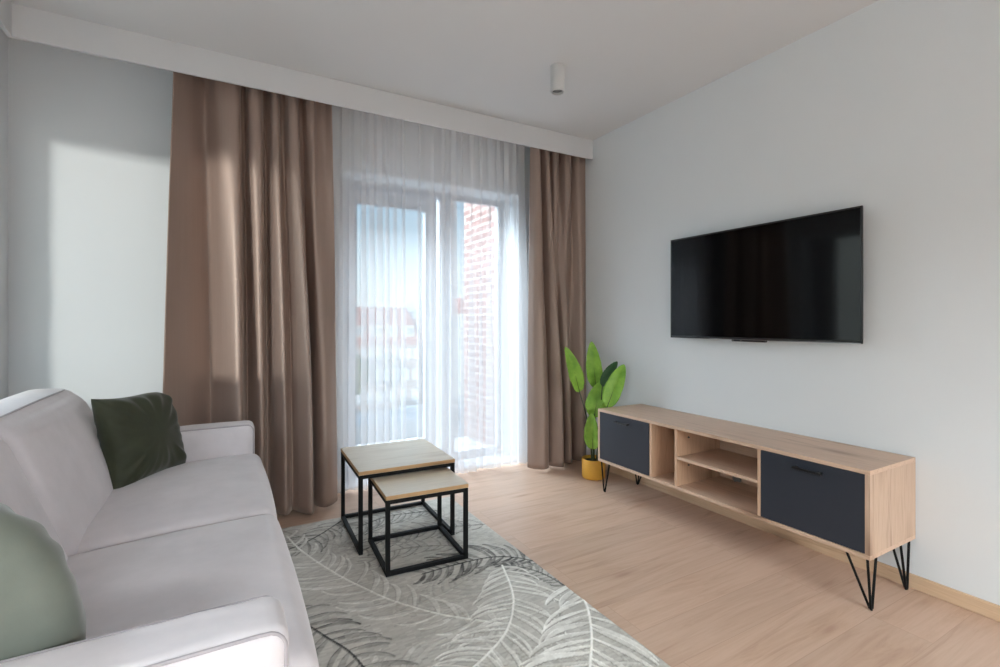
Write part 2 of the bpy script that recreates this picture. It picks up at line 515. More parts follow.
def folds(rows):
    """(x, dy) at the hem and (x, dy) under the heading for every fold line"""
    return [r[:2] for r in rows], [r[2:] for r in rows]
lb, lt = folds([
    (-.275, -.16, -.225, -.085), (-.22, -.10, -.19, -.05), (-.15, -.03, -.15, -.01), (-.07, .07, -.10, .05), (-.04, .075, -.07, .04),
    (.02, -.02, -.02, -.03), (.075, -.11, .05, -.045), (.105, -.09, .085, -.03), (.115, .03, .095, .05), (.135, .09, .12, .05),
    (.165, .03, .135, -.02), (.20, -.02, .17, -.035), (.225, 0, .20, -.02), (.235, .09, .215, .05), (.262, .08, .235, .05),
    (.28, 0, .26, -.02), (.325, -.07, .29, -.02), (.35, -.05, .305, .04), (.375, 0, .33, .035), (.41, -.07, .35, -.03),
    (.455, -.13, .395, -.035), (.478, -.11, .405, .05), (.470, .02, .435, .05), (.478, .12, .445, .02), (.500, .11, .455, -.02),
    (.515, 0, .49, -.03), (.555, -.05, .52, .02), (.60, -.03, .56, .035), (.645, .03, .605, -.01)])
c = drape('curtain', lb, lt, 2.655, .02, M['satin'], thick=.003, pleat=.008, seed=1, y0=3.23)
tag(c, 'wide taupe satin curtain beside the grey sofa, hanging in deep folds', 'curtain', 'taupe satin curtains')
rb, rt = folds([
    (2.10, .02, 2.125, .02), (2.13, -.05, 2.145, -.03), (2.19, -.09, 2.185, -.035), (2.25, -.06, 2.205, .05), (2.275, 0, 2.225, .05),
    (2.29, -.05, 2.24, -.03), (2.33, -.10, 2.268, -.035), (2.365, -.10, 2.28, .05), (2.385, 0, 2.312, .05), (2.40, .08, 2.325, -.03),
    (2.425, .07, 2.36, -.035), (2.44, -.03, 2.375, .05), (2.475, -.06, 2.415, .05), (2.505, .02, 2.44, -.03), (2.535, .05, 2.49, -.035),
    (2.56, -.02, 2.525, .04), (2.60, -.06, 2.565, -.035), (2.642, -.04, 2.642, -.03)])
c = drape('curtain', rb, rt, 2.655, .02, M['satin'], thick=.003, pleat=.008, seed=5, y0=3.235)
tag(c, 'narrow taupe satin curtain against the right wall behind the potted plant', 'curtain', 'taupe satin curtains')

# sheer: nearly flat cloth with narrow folds that double back on themselves
def sheer_profile(over, depth, sway):
    rnd = random.Random(11)
    pts = [(.578, .0)]
    for x, w in ((.625, .03), (.70, .02), (.775, .035), (.855, .03), (.91, .035), (.965, .04), (1.02, .02), (1.075, .025), (1.14, .02),
                 (1.26, .015), (1.36, .03), (1.45, .02), (1.535, .05), (1.605, .02), (1.69, .05), (1.77, .02), (1.85, .055), (1.925, .025),
                 (2.0, .05), (2.075, .03), (2.15, .05)):
        w *= over; d = depth * rnd.uniform(.7, 1.2)
        if x - pts[-1][0] > .05: pts.append(((x + pts[-1][0]) / 2, sway * rnd.uniform(-1, 1)))
        pts += [(x - w * .5, .2 * d), (x + w * .6, -d), (x - w * .5, d * .9), (x + w * .6, -.1 * d)]
    pts.append((2.236, 0))
    return pts
sb, st = sheer_profile(1.0, .032, .014), sheer_profile(.55, .018, .006)
c = drape('sheer_curtain', sb, st, 2.655, .012, M['sheer'], sub=6, rows=40, seed=3, y0=3.42, flutter=.008)
tag(c, 'white translucent voile curtain drawn across the balcony window', 'curtain')

# ------------------------------------------------------------------ rug
def make_rug():
    x0, x1, y0, y1, s = -.285, 1.317, .70, 3.0, .0042
    nx, ny = int((x1 - x0) / s) + 1, int((y1 - y0) / s) + 1
    base = np.array(srgb(186, 182, 174)[:3])
    light = np.array(srgb(246, 244, 238)[:3]); dark = np.array(srgb(46, 44, 42)[:3])
    val = np.zeros((ny, nx)); relief = np.zeros((ny, nx))
    def stamp(px, py, r, v, h):
        i0, i1 = int((px - r - x0) / s), int((px + r - x0) / s) + 2
        j0, j1 = int((py - r - y0) / s), int((py + r - y0) / s) + 2
        i0, j0 = max(i0, 0), max(j0, 0); i1, j1 = min(i1, nx), min(j1, ny)
        if i0 >= i1 or j0 >= j1: return
        X = x0 + np.arange(i0, i1) * s; Y = y0 + np.arange(j0, j1) * s
        d = np.hypot(X[None] - px, Y[:, None] - py)
        k = np.clip((r - d) / s + .5, 0, 1)
        val[j0:j1, i0:i1] = val[j0:j1, i0:i1] * (1 - k) + v * k
        relief[j0:j1, i0:i1] = np.maximum(relief[j0:j1, i0:i1], h * k)
    def frond(pts, tone, L, n, seed, spread=62, wid=.008, both=(1, 1), edge=None, bend=.9, fill=.7, rib=1.0):
        rnd = random.Random(seed)
        P = catmull(pts, 30)
        seg = np.r_[0, np.cumsum(np.hypot(*np.diff(P, axis=0).T))]
        tot = seg[-1]
        at = lambda q: np.array([np.interp(q * tot, seg, P[:, 0]), np.interp(q * tot, seg, P[:, 1])])
        for side in (1, -1):
            f = both[0 if side > 0 else 1]
            if not f: continue
            for k in range(n):
                q = (k + .5 + rnd.uniform(-.3, .3)) / n
                p = at(q); tdir = at(min(q + .02, 1)) - at(max(q - .02, 0))
                a = math.atan2(tdir[1], tdir[0]) + side * R(spread + rnd.uniform(-7, 7))
                ln = f * L * (math.sin(math.pi * (.16 + .72 * q)) ** .7) * rnd.uniform(.75, 1.12)
                b = -side * bend * rnd.uniform(.6, 1.3)
                v = tone * rnd.uniform(.5, 1.0)
                w0 = wid * rnd.uniform(.6, 1.2)
                m = max(10, int(ln / .003))
                pos = p.copy(); ph = rnd.uniform(0, 9)
                for t in range(m):
                    u = t / m
                    an = a + b * u * u
                    pos = pos + np.array([math.cos(an), math.sin(an)]) * ln / m
                    X, Y = pos
                    w = w0 * math.sin(math.pi * min(1, .06 + u * .94)) ** .8
                    worn = .8 + .5 * noise.noise(Vector((X * 16, Y * 16, ph)))
                    stamp(X, Y, w + .0012, v * fill * worn, .0012)
                    if t % 2 == 0:                        # one crisp drawn line beside each leaflet
                        ev = (edge if edge is not None else v) * (.85 + .7 * noise.noise(Vector((X * 22, Y * 22, ph + 4))))
                        stamp(X - math.sin(an) * w * side, Y + math.cos(an) * w * side, .0036, ev, .0025)
                        if tone > 0:                      # pale leaves carry a darker contour on the other side
                            stamp(X + math.sin(an) * (w + .003) * side, Y - math.cos(an) * (w + .003) * side, .0030, -.55 * tone * worn, 0)
        for q in np.linspace(0, 1, int(tot / .003)):
            X, Y = at(q); stamp(X, Y, .0040, tone * rib, .0035)
    D, Lt = -1.0, 1.0
    F1 = [(.95, 1.62), (.881, 1.683), (.763, 1.793), (.643, 1.949), (.565, 2.09), (.452, 2.343), (.348, 2.658), (.305, 2.87)]
    # faint worn leaves everywhere underneath
    for k, (x, y, a) in enumerate([(.2, 1.2, 60), (.9, 2.9, 200), (.4, 2.4, 20), (1.2, 2.6, 120), (.8, 1.1, 80), (.6, 1.9, 10), (1.25, 1.2, 150), (.3, 2.95, -60)]):
        dx, dy = math.cos(R(a)), math.sin(R(a))
        frond([(x, y), (x + .25 * dx, y + .25 * dy), (x + .5 * dx - .06 * dy, y + .5 * dy + .06 * dx)], -.35 if k % 2 else .4, .16, 12, 50 + k, wid=.005, fill=.4, rib=.6)
    frond([(.20, 1.30), (.36, 1.45), (.5, 1.55), (.62, 1.50), (.70, 1.30)], .4, .20, 14, 1, fill=.5)
    frond([(.60, 2.93), (.463, 2.80), (.357, 2.725), (.27, 2.69)], D, .17, 11, 2, edge=-1, wid=.006, fill=.5)
    frond([(1.16, 2.80), (.959, 2.854), (.823, 2.858), (.66, 2.79)], D, .22, 15, 3, edge=-1, wid=.006, fill=.45, bend=1.3)
    frond([(1.31, 2.48), (1.00, 2.58), (.80, 2.58), (.62, 2.50)], D * .7, .17, 15, 31, edge=-.9, wid=.005, fill=.4)
    frond([(1.10, 2.26), (.98, 2.36), (.78, 2.42), (.60, 2.36)], D * .45, .14, 12, 32, edge=-.7, wid=.004, fill=.4)
    frond([(.14, 2.15), (.25, 2.05), (.333, 1.879), (.399, 1.72), (.44, 1.45)], D, .19, 16, 4, edge=-1, wid=.008, fill=.7)
    frond(F1, .62, .24, 17, 5, spread=58, edge=.75, wid=.008, fill=.6, both=(1, .8), rib=1.2)
    frond([(1.34, 1.94), (1.26, 2.05), (1.15, 2.117), (.976, 2.136), (.80, 2.13)], D, .19, 17, 6, spread=60, edge=-1.1, wid=.0095, fill=1.0)
    frond([(1.31, 1.72), (1.29, 1.84), (1.25, 1.93), (1.18, 2.0)], D * .9, .09, 10, 7, edge=-1, wid=.006)
    frond([(1.16, 2.02), (1.108, 1.859), (1.043, 1.723), (.924, 1.58), (.776, 1.49), (.62, 1.43)], .85, .27, 20, 8, spread=66, edge=.9, wid=.006, fill=.6, both=(1, .85), bend=1.0)
    frond([(1.36, 1.75), (1.302, 1.575), (1.202, 1.422), (1.08, 1.285), (.987, 1.195), (.86, .95)], Lt, .30, 20, 9, spread=66, wid=.010, edge=1.1, fill=.9, bend=.8)
    frond([(.3, .8), (.5, 1.05), (.7, 1.2), (.9, 1.25)], D * .8, .22, 16, 10)
    frond([(1.3, .8), (1.15, .9), (.95, .95), (.7, .85)], Lt * .7, .24, 16, 12)
    # fine distressed speckle of the weave
    rs = np.random.RandomState(3)
    sp = rs.normal(0, 1, (ny // 2 + 1, nx // 6 + 1)).repeat(2, 0).repeat(6, 1)[:ny, :nx]
    val += .09 * sp
    val = np.clip(val, -1.1, 1.15)
    t = val[..., None]
    colr = np.where(t > 0, base + (light - base) * t, base + (dark - base) * (-t))
    top = .010 + relief
    X, Y = np.meshgrid(x0 + np.arange(nx) * s, y0 + np.arange(ny) * s)
    edge = np.zeros_like(top, bool); edge[0] = edge[-1] = True; edge[:, 0] = edge[:, -1] = True
    top = np.where(edge, .008, top)
    co = np.stack([X, Y, top], -1).reshape(-1, 3)
    idx = np.arange(nx * ny).reshape(ny, nx)
    quads = np.stack([idx[:-1, :-1], idx[:-1, 1:], idx[1:, 1:], idx[1:, :-1]], -1).reshape(-1, 4)
    ring = np.r_[idx[0, :-1], idx[:-1, -1], idx[-1, :0:-1], idx[:0:-1, 0]]
    low = co[ring].copy(); low[:, 2] = .0005
    lo = len(co) + np.arange(len(ring))
    nxt = np.roll(np.arange(len(ring)), -1)
    side = np.stack([ring, lo, lo[nxt], ring[nxt]], -1)
    allv = np.r_[co, low]; allq = np.r_[quads, side]
    me = bpy.data.meshes.new('rug')
    me.vertices.add(len(allv)); me.vertices.foreach_set('co', allv.ravel())
    me.loops.add(allq.size); me.loops.foreach_set('vertex_index', allq.ravel().astype(np.int32))
    me.polygons.add(len(allq)); me.polygons.foreach_set('loop_start', (np.arange(len(allq)) * 4).astype(np.int32))
    me.update(calc_edges=True); me.validate()
    cl = colr.reshape(-1, 3)
    rgba = np.ones((len(allv), 4), np.float32); rgba[:len(cl), :3] = cl; rgba[len(cl):, :3] = base * .8
    at = me.color_attributes.new('pile', 'FLOAT_COLOR', 'POINT'); at.data.foreach_set('color', rgba.ravel())
    me.materials.append(M['rug'])
    o = bpy.data.objects.new('rug', me); COL.objects.link(o)
    return o
tag(make_rug(), 'grey rug with a palm leaf pattern lying under the nesting tables', 'rug')

# ------------------------------------------------------------------ sofa
sofa = empty('sofa', (-.3, 2.0, 0))
tag(sofa, 'light grey velour two seat sofa along the left wall', 'sofa')
SX0, SX1 = -.80, .165
emit('frame', soft_box(-.78, .155, 1.0, 3.0, .05, .30, .03, 10), M['sofa'], sofa, smooth=True, sharp=0)
for x in (-.70, .05):
    for y in (1.05, 2.95):
        bm = bmesh.new(); tube(bm, [(x, y, .002 if x < -.3 else .0142), (x, y, .06)], [.016, .022], 16)
        emit('leg', bm, M['black'], sofa, smooth=True)
def seat_fn(yc, hy):
    def fn(w, u, v, k):
        w.z += .018 * u * max(k, 0)
        if k > 0: w.z += .034 * (1 - abs(u) ** 2.4) * (1 - abs(v) ** 3) * k
        if u > .3: w.x += .018 * (1 - v * v) * (1 - k * k) + .02 * (-k * .5 + .0)
        n_ = noise.noise(w * 5) * .004
        w.z += n_ if k > .3 else 0
        return w
    return fn
for y0, y1 in ((1.062, 1.974), (1.980, 2.905)):
    s = emit('seat_cushion', soft_box(-.55, .186, y0, y1, .19, .466, .045, 26, seat_fn(0, 0)), M['sofa'], sofa, smooth=True, sharp=0)
def back_fn(w, u, v, k):
    t = (w.z - .40) / .47
    w.x += -.175 * max(t, 0)
    e = 2.885 - w.y if w.y > 2 else w.y - 1.10       # outer top corners are well rounded
    if e < .12 and t > 0: w.z -= (.12 - math.sqrt(max(0, .0144 - (.12 - e) ** 2))) * min(1, max(0, (t - .3) / .7)) * .8
    if u > 0: w.x += .030 * (1 - v * v) * (1 - k * k)
    if k > .8: w.z += .012 * (1 - u * u) - .006
    w += Vector((noise.noise(w * 6) * .004, 0, 0))
    return w
for y0, y1 in ((1.10, 1.947), (1.959, 2.885)):
    b = emit('backrest_cushion', soft_box(-.58, -.375, y0, y1, .40, .880, .055, 26, back_fn), M['sofa'], sofa, smooth=True, sharp=0)
    xs = -.590
    bm = bmesh.new(); tube(bm, [(xs, y0 + (.02 if y0 > 1.5 else .13) + (y1 - y0 - .15) * q / 12, .8770 + .003 * math.sin(math.pi * q / 12)) for q in range(13)], .0035, 8)
    emit('piping', bm, M['piping'], b, smooth=True)
def shell_fn(w, u, v, k):
    t = (w.z - .30) / .55
    w.x += -.05 * max(t, 0)
    return w
emit('backrest_shell', soft_box(-.80, -.60, .985, 3.03, .06, .80, .05, 14, shell_fn), M['sofa'], sofa, smooth=True, sharp=0)
def arm_fn(w, u, v, k):
    if k > .5: w.z += noise.noise(Vector((w.x * 14, w.y * 30, 1))) * .003
    if abs(v) > .8: w.y += math.copysign(.006 * (1 - u * u) * (1 - k * k), v)
    return w
for y0, y1 in ((.935, 1.085), (2.897, 3.045)):
    xe = .106 if y0 < 2 else .152
    a = emit('armrest', soft_box(-.74, xe, y0, y1, .05, .632, .032, 26, arm_fn), M['sofa'], sofa, smooth=True, sharp=0)
    for ye, sg in ((y0, 1), (y1, -1)):
        pts = [(-.72 + (xe + .67) * q / 12, ye + sg * .010, .6245) for q in range(13)]
        pts += [(xe - .039 + .032 * math.sin(t), ye + sg * .010, .6245 - .032 + .032 * math.cos(t)) for t in [R(x) for x in (15, 35, 55, 75, 90)]]
        pts += [(xe - .007, ye + sg * .010, .55), (xe - .007, ye + sg * .010, .10)]
        bm = bmesh.new(); tube(bm, pts, .0035, 8)
        emit('piping', bm, M['piping'], a, smooth=True)

# ------------------------------------------------------------------ cushions
def pillow(name, c, u, v, size, thick, mat, pinch=.13, crease=.012, round_p=0, soft_corner=0, seed=0, N=56):
    """stuffed square cushion centred at c, spanned by unit-ish directions u, v"""
    c = Vector(c); u = Vector(u).normalized(); v = Vector(v); v = (v - u * v.dot(u)).normalized(); n = u.cross(v)
    bm = bmesh.new()
    def pt(a, b, sgn):
        ea, eb = 1 - pinch * (1 - b * b) * abs(a), 1 - pinch * (1 - a * a) * abs(b)
        r = 1 - soft_corner * max(0, a) ** 3 * max(0, b) ** 3
        if round_p and max(abs(a), abs(b)) > 1e-6:       # rounded outline for a plump cushion
            r *= max(abs(a), abs(b)) / (abs(a) ** round_p + abs(b) ** round_p) ** (1 / round_p)
        x, y = a * ea * r * size / 2, b * eb * r * size / 2
        h = thick / 2 * (max(0, (1 - a * a)) * max(0, (1 - b * b))) ** .42
        if round_p: h = thick / 2 * max(0, 1 - max(abs(a), abs(b)) ** 2.4) ** .55
        h *= 1 + .10 * noise.noise(Vector((a * 1.7 + seed, b * 1.7, sgn)))
        # creases running in from the corners
        rad = math.hypot(a, b)
        ang = math.atan2(b, a)
        ew = min(1, (1 - max(abs(a), abs(b))) * 6)
        h += ew * crease * noise.noise(Vector((ang * 4.5 + seed * 3, rad * 1.2, sgn * 5))) * min(1.0, rad) ** 1.5
        return c + u * x + v * y + n * (sgn * max(h, .0))
    for sgn in (1, -1):
        g = []
        for j in range(N + 1):
            row = []
            for i in range(N + 1):
                a = math.sin((i / N - .5) * math.pi); b = math.sin((j / N - .5) * math.pi)
                a = a * .55 + (i / N * 2 - 1) * .45; b = b * .55 + (j / N * 2 - 1) * .45
                row.append(bm.verts.new(pt(a, b, sgn)))
            g.append(row)
        for j in range(N):
            for i in range(N):
                f = (g[j][i], g[j][i + 1], g[j + 1][i + 1], g[j + 1][i])
                bm.faces.new(f if sgn > 0 else f[::-1])
    bmesh.ops.remove_doubles(bm, verts=bm.verts[:], dist=1e-5)
    o = emit(name, bm, mat, smooth=True, sharp=0)
    return rebase(o, (c - v * size / 2))
p = pillow('throw_pillow', (-.315, 2.73, .655), (.56, .82, .02), (-.24, 0, .97), .415, .19, M['olive'], .11, .021, soft_corner=.30, seed=3)
tag(p, 'dark olive velvet cushion with pointed corners at the far end of the sofa', 'pillow', 'velvet sofa cushions')
p = pillow('throw_pillow', (-.408, 1.238, .648), (-.80, .60, .0), (-.14, -.14, .97), .45, .20, M['sage'], .0, .010, round_p=2.25, seed=8)
tag(p, 'pale sage velvet cushion leaning by the near arm of the sofa', 'pillow', 'velvet sofa cushions')

# ------------------------------------------------------------------ nesting tables
def nest_table(x0, y0, wx, wy, h, rot, open_front, label):
    """square steel frame with an oak top, turned about its front left foot"""
    z0 = .0142
    r = empty('nesting_table', (x0, y0, z0))
    tag(r, label, 'coffee table', 'nesting coffee tables')
    x1, y1, t, e = x0 + wx, y0 + wy, .020, .0006
    top = emit('tabletop', B(x0 - .001, x1 + .001, y0 - .001, y1 + .001, h - .020, h, bev=.0015), M['tableX'], r)
    top.data.materials.append(M['edge'])
    for p in top.data.polygons:
        if abs(p.normal.z) < .3: p.material_index = 1
    for x in (x0, x1 - t):
        for y in (y0, y1 - t):
            emit('leg', B(x, x + t, y, y + t, z0, h - .020, bev=.0015), M['black'], r)
    for z in (z0, h - .020 - t):
        a, b = z + e, z + t - e
        if not (open_front and z == z0):
            emit('rail', B(x0 + t, x1 - t, y0 + e, y0 + t - e, a, b), M['black'], r)
        emit('rail', B(x0 + t, x1 - t, y1 - t + e, y1 - e, a, b), M['black'], r)
        emit('rail', B(x0 + e, x0 + t - e, y0 + t, y1 - t, a, b), M['black'], r)
        emit('rail', B(x1 - t + e, x1 - e, y0 + t, y1 - t, a, b), M['black'], r)
    r.rotation_euler = (0, 0, R(rot))
    return r
nest_table(.589, 2.448, .510, .520, .428, -2.2, True, 'taller nesting table with oak top and black square frame nearest the window')
nest_table(.645, 2.177, .402, .405, .381, -3.3, False, 'shorter nesting table with oak top tucked half under the taller one')

# ------------------------------------------------------------------ tv cabinet
CX0, CX1, CY0, CY1, CZ0, CZ1 = 2.24, 2.642, .963, 2.582, .220, .577
cab = empty('tv_cabinet', (2.44, 1.765, 0))
tag(cab, 'long oak tv cabinet with two dark doors and an open middle on hairpin legs', 'cabinet')
T = .018
bm = bmesh.new()
box(bm, CX0, CX1, CY0, CY1, CZ1 - T, CZ1, .001)
emit('top_panel', bm, M['cabY'], cab)
emit('bottom_panel', B(CX0, CX1, CY0, CY1, CZ0, CZ0 + T, bev=.001), M['cabY'], cab)
for y in (CY0, CY1 - T):
    emit('side_panel', B(CX0, CX1, y, y + T, CZ0 + T, CZ1 - T), M['cabZ'], cab)
for y in (1.420, 1.917, 2.105):
    emit('divider', B(CX0 + .004, CX1 - .02, y, y + .016, CZ0 + T, CZ1 - T), M['cabX'], cab)
sh = emit('shelf', B(CX0 + .006, CX1 - .03, 1.436, 1.917, .390, .406, bev=.001), M['cabY'], cab)
# back panel with a cable gap left open above the lower shelf
bp = emit('back_panel', B(CX1 - .018, CX1 - .012, CY0 + T, CY1 - T, CZ0 + T, CZ1 - T), M['cabY'], cab)
tag(bp, 'oak back panel')
bm = bmesh.new()
box(bm, CX1 - .034, CX1 - .019, 1.775, 1.825, .240, .272, .004)
tube(bm, [(CX1 - .030, 1.80, .268), (CX1 - .048, 1.80, .262), (CX1 - .056, 1.79, .246)], .006)
tag(emit('cable_clip', bm, M['plastic'], cab), 'small grey plastic clip on the back panel')
for z in (.345, .505):
    for x in (2.34, 2.50):
        bm = bmesh.new(); tube(bm, [(x, 1.918, z), (x, 1.911, z)], .005, 10)
        emit('shelf_pin', bm, M['gasket'], cab)
for y0, y1 in ((CY0 + T - .003, 1.419), (2.124, CY1 - T + .004)):
    d = emit('door', B(CX0 + .002, CX0 + .020, y0, y1, CZ0 + T + .002, CZ1 - T - .002, bev=.001), M['dark'], cab)
    d['label'] = 'anthracite flap door'
    yc = (y0 + y1) / 2
    zc = CZ1 - .058
    bm = bmesh.new()
    box(bm, CX0 - .024, CX0 - .014, yc - .062, yc + .062, zc - .005, zc + .005, .002)
    for s in (-1, 1): box(bm, CX0 - .018, CX0 + .004, yc + s * .052 - .005, yc + s * .052 + .005, zc - .005, zc + .005, .001)
    emit('handle', bm, M['handle'], d)
for fx, sx in ((2.288, 1), (2.600, -1)):
    for fy, sy in ((.979, 1), (2.570, -1)):
        bm = bmesh.new()
        r = .005
        f = Vector((fx, fy, .007))
        ty = fy + sy * .02
        tops = [(fx - sx * .028, fy + sy * .002, CZ0 - .004), (fx - sx * .028, fy + sy * .078, CZ0 - .004), (fx + sx * .05, fy + sy * .004, CZ0 - .004)]
        offs = [(-.004 * sx, 0, 0), (.0, .006 * sy, 0), (.006 * sx, 0, 0)]
        for tp, of in zip(tops, offs):
            tube(bm, [f + Vector(of), tp], r, 10)
        tube(bm, [f + Vector((-.004 * sx, -.002, -.001)), f + Vector((.003 * sx, .004 * sy, -.002)), f + Vector((.007 * sx, 0, -.001))], r, 10)
        box(bm, min(fx - sx * .036, fx + sx * .06), max(fx - sx * .036, fx + sx * .06), min(fy - sy * .006, fy + sy * .088), max(fy - sy * .006, fy + sy * .088), CZ0 - .004, CZ0)
        emit('leg', bm, M['black'], cab, smooth=True)

# ------------------------------------------------------------------ television
tv = empty('television', (2.6, 1.69, 1.07))
tag(tv, 'black flat screen television hanging on the right wall above the cabinet', 'television')
TX, TY0, TY1, TZ0, TZ1 = 2.57, 1.135, 2.243, 1.068, 1.708
emit('housing', B(TX + .003, TX + .012, TY0 + .001, TY1 - .001, TZ0 + .001, TZ1 - .001, bev=.003), M['tvbez'], tv)
bm = bmesh.new(); box(bm, TX + .010, TX + .050, TY0 + .10, TY1 - .10, TZ0 + .03, TZ0 + .46, .012)
emit('rear_housing', bm, M['tvbez'], tv)
bm = bmesh.new()
def yz_frame(bm, x0, x1, y0, y1, z0, z1, w, wb):
    box(bm, x0, x1, y0, y0 + w, z0, z1, .001); box(bm, x0, x1, y1 - w, y1, z0, z1, .001)
    box(bm, x0, x1, y0 + w, y1 - w, z0, z0 + wb, .001); box(bm, x0, x1, y0 + w, y1 - w, z1 - w, z1, .001)
yz_frame(bm, TX - .004, TX + .004, TY0, TY1, TZ0, TZ1, .008, .014)
emit('bezel', bm, M['tvbez'], tv)
emit('screen', B(TX - .001, TX + .003, TY0 + .007, TY1 - .007, TZ0 + .013, TZ1 - .007), M['tvglass'], tv)
tag(emit('trim_strip', B(TX - .005, TX - .002, TY0 + .004, TY1 - .3, TZ0 + .0015, TZ0 + .004), M['chrome'], tv), 'thin chrome line along the lower edge')
bm = bmesh.new()
box(bm, TX - .006, TX + .02, 1.60, 1.80, TZ0 - .010, TZ0 + .002, .003)
sn = emit('sensor_bar', bm, M['tvbez'], tv)
for y in (1.735, 1.785):
    emit('indicator', B(TX - .008, TX - .005, y, y + .008, TZ0 - .006, TZ0 - .001), M['chrome'], sn)
bm = bmesh.new(); box(bm, TX + .046, XR - .0005, 1.52, 1.86, 1.25, 1.50, .004)
emit('wall_bracket', bm, M['gasket'], tv)

# ------------------------------------------------------------------ potted plant
PX, PY = 2.43, 2.85
plant = empty('potted_plant', (PX, PY, 0))
tag(plant, 'green broad-leaved plant in a mustard yellow pot between curtain and cabinet', 'plant')
bm = bmesh.new()
lathe(bm, PX, PY, [(0, .002), (.078, .002), (.083, .006), (.087, .02), (.088, .145), (.0865, .148), (.083, .147), (.082, .115), (0, .115)])
emit('pot', bm, M['pot'], plant, smooth=True, sharp=50)
bm = bmesh.new(); lathe(bm, PX, PY, [(.0815, .116), (.0815, .124), (.05, .130), (0, .132)], 32)
emit('soil', bm, M['soil'], plant, smooth=True)
def leaf(base, tip, width, face, droop, mat, root, kink=None):
    """broad blade from base to tip, facing roughly along face; stalk down to root"""
    b, t = Vector(base), Vector(tip)
    ax = (t - b); L = ax.length; ax.normalize()
    f = Vector(face); f = (f - ax * f.dot(ax)).normalized()
    w = ax.cross(f)
    n, m = 26, 10
    bm = bmesh.new(); g = []
    for i in range(n + 1):
        q = i / n
        hw = width / 2 * (math.sin(math.pi * min(1, q ** .72)) ** .62 if 0 < q < 1 else 0) + .0012
        cen = b + ax * (L * q) - f * (droop * (q - q * q) * -4 * .5) + f * (-droop * max(0, q - .6) ** 2 * 3)
        row = []
        for j in range(m + 1):
            s = j / m * 2 - 1
            edge = 1 + .07 * noise.noise(Vector((q * 7 + width * 90, s * .4, L * 10)))
            fold = -abs(s) * .0 + abs(s) ** 1.3 * hw * .38 + .003 * math.sin(q * 60 + abs(s) * 4) * abs(s)
            row.append(bm.verts.new(cen + w * (s * hw * edge) + f * fold))
        g.append(row)
    for i in range(n):
        for j in range(m):
            bm.faces.new((g[i][j], g[i][j + 1], g[i + 1][j + 1], g[i + 1][j]))
    o = emit('leaf', bm, mat, plant, smooth=True, sharp=0)
    md = o.modifiers.new('blade', 'SOLIDIFY'); md.thickness = .0012; md.offset = 0
    r = Vector(root)
    mid = (r + b) / 2 + Vector(kink or (0, 0, .03))
    pts = [r * (1 - q) ** 2 + mid * (2 * q * (1 - q)) + b * q * q for q in [k / 10 for k in range(11)]]
    pts += [b + ax * (L * .9 * q) + f * (droop * (q - q * q) * 2 - .002) for q in (.15, .3, .5, .7)]
    bm = bmesh.new(); tube(bm, pts, [.0065 - .004 * k / 14 for k in range(15)], 8)
    emit('stalk', bm, M['stem'], o, smooth=True)
VF = (-.62, -.72, .25)
leaf((2.288, 2.84, .655), (2.164, 2.84, .989), .105, (-.3, -.9, .1), .03, M['leaf'], (2.41, 2.845, .125), (.05, 0, .0))
leaf((2.479, 2.88, .667), (2.435, 2.88, 1.022), .118, VF, .02, M['leaf'], (2.44, 2.86, .125))
leaf((2.41, 2.73, .70), (2.545, 2.72, .881), .080, (-.5, -.5, .5), .02, M['leafd'], (2.45, 2.83, .125))
leaf((2.375, 2.64, .565), (2.517, 2.62, .868), .125, (-.75, -.6, .2), .03, M['leaf'], (2.44, 2.83, .125))
leaf((2.374, 2.78, .470), (2.441, 2.78, .728), .155, VF, .02, M['leaf'], (2.425, 2.84, .125))
leaf((2.375, 2.70, .480), (2.445, 2.665, .645), .075, VF, .02, M['leaf'], (2.45, 2.84, .125))
leaf((2.365, 2.78, .235), (2.348, 2.775, .505), .110, (-.8, -.55, .1), .015, M['leaf'], (2.405, 2.82, .125), (0, 0, 0))

# ------------------------------------------------------------------ ceiling lamp
lx, ly = 1.700, 2.312
lamp = empty('ceiling_spotlight', (lx, ly, ZC))
tag(lamp, 'small white cylinder spotlight on the ceiling', 'lamp')
bm = bmesh.new()
lathe(bm, lx, ly, [(0, ZC - .0005), (.041, ZC - .0005), (.041, ZC - .150), (.0395, ZC - .152), (.034, ZC - .152), (.032, ZC - .120), (0, ZC - .118)], 36)
emit('body', bm, M['white'], lamp, smooth=True, sharp=40)
bm = bmesh.new(); lathe(bm, lx, ly, [(0, ZC - .119), (.0315, ZC - .1215), (.030, ZC - .140), (.026, ZC - .130), (0, ZC - .128)], 30)
emit('reflector', bm, M['lens'], lamp, smooth=True)

# ------------------------------------------------------------------ outside
GZ = -9.6
struct('ground', B(-120, 200, 8, 260, GZ - .5, GZ), M['ground'])
o = emit('wall_exterior', B(2.36, 4.4, YW + TH + .02, 4.97, -9, 8), M['brick']); o['kind'] = 'structure'
o = emit('balcony_slab', B(.0, 2.36, YW + TH, 4.9, -.28, -.10), M['greyroof']); o['kind'] = 'structure'

o = emit('wall_exterior', B(-3.8, -3.2, -9.5, -.95, -9, 8), M['stucco']); o['kind'] = 'structure'  # unseen wall added to keep sun out of the near and back windows
o = emit('wall_exterior', B(-3.8, -3.2, 1.55, 4.5, -9, 8), M['stucco']); o['kind'] = 'structure'  # unseen wall added to cut the skylight reaching the window behind the sofa

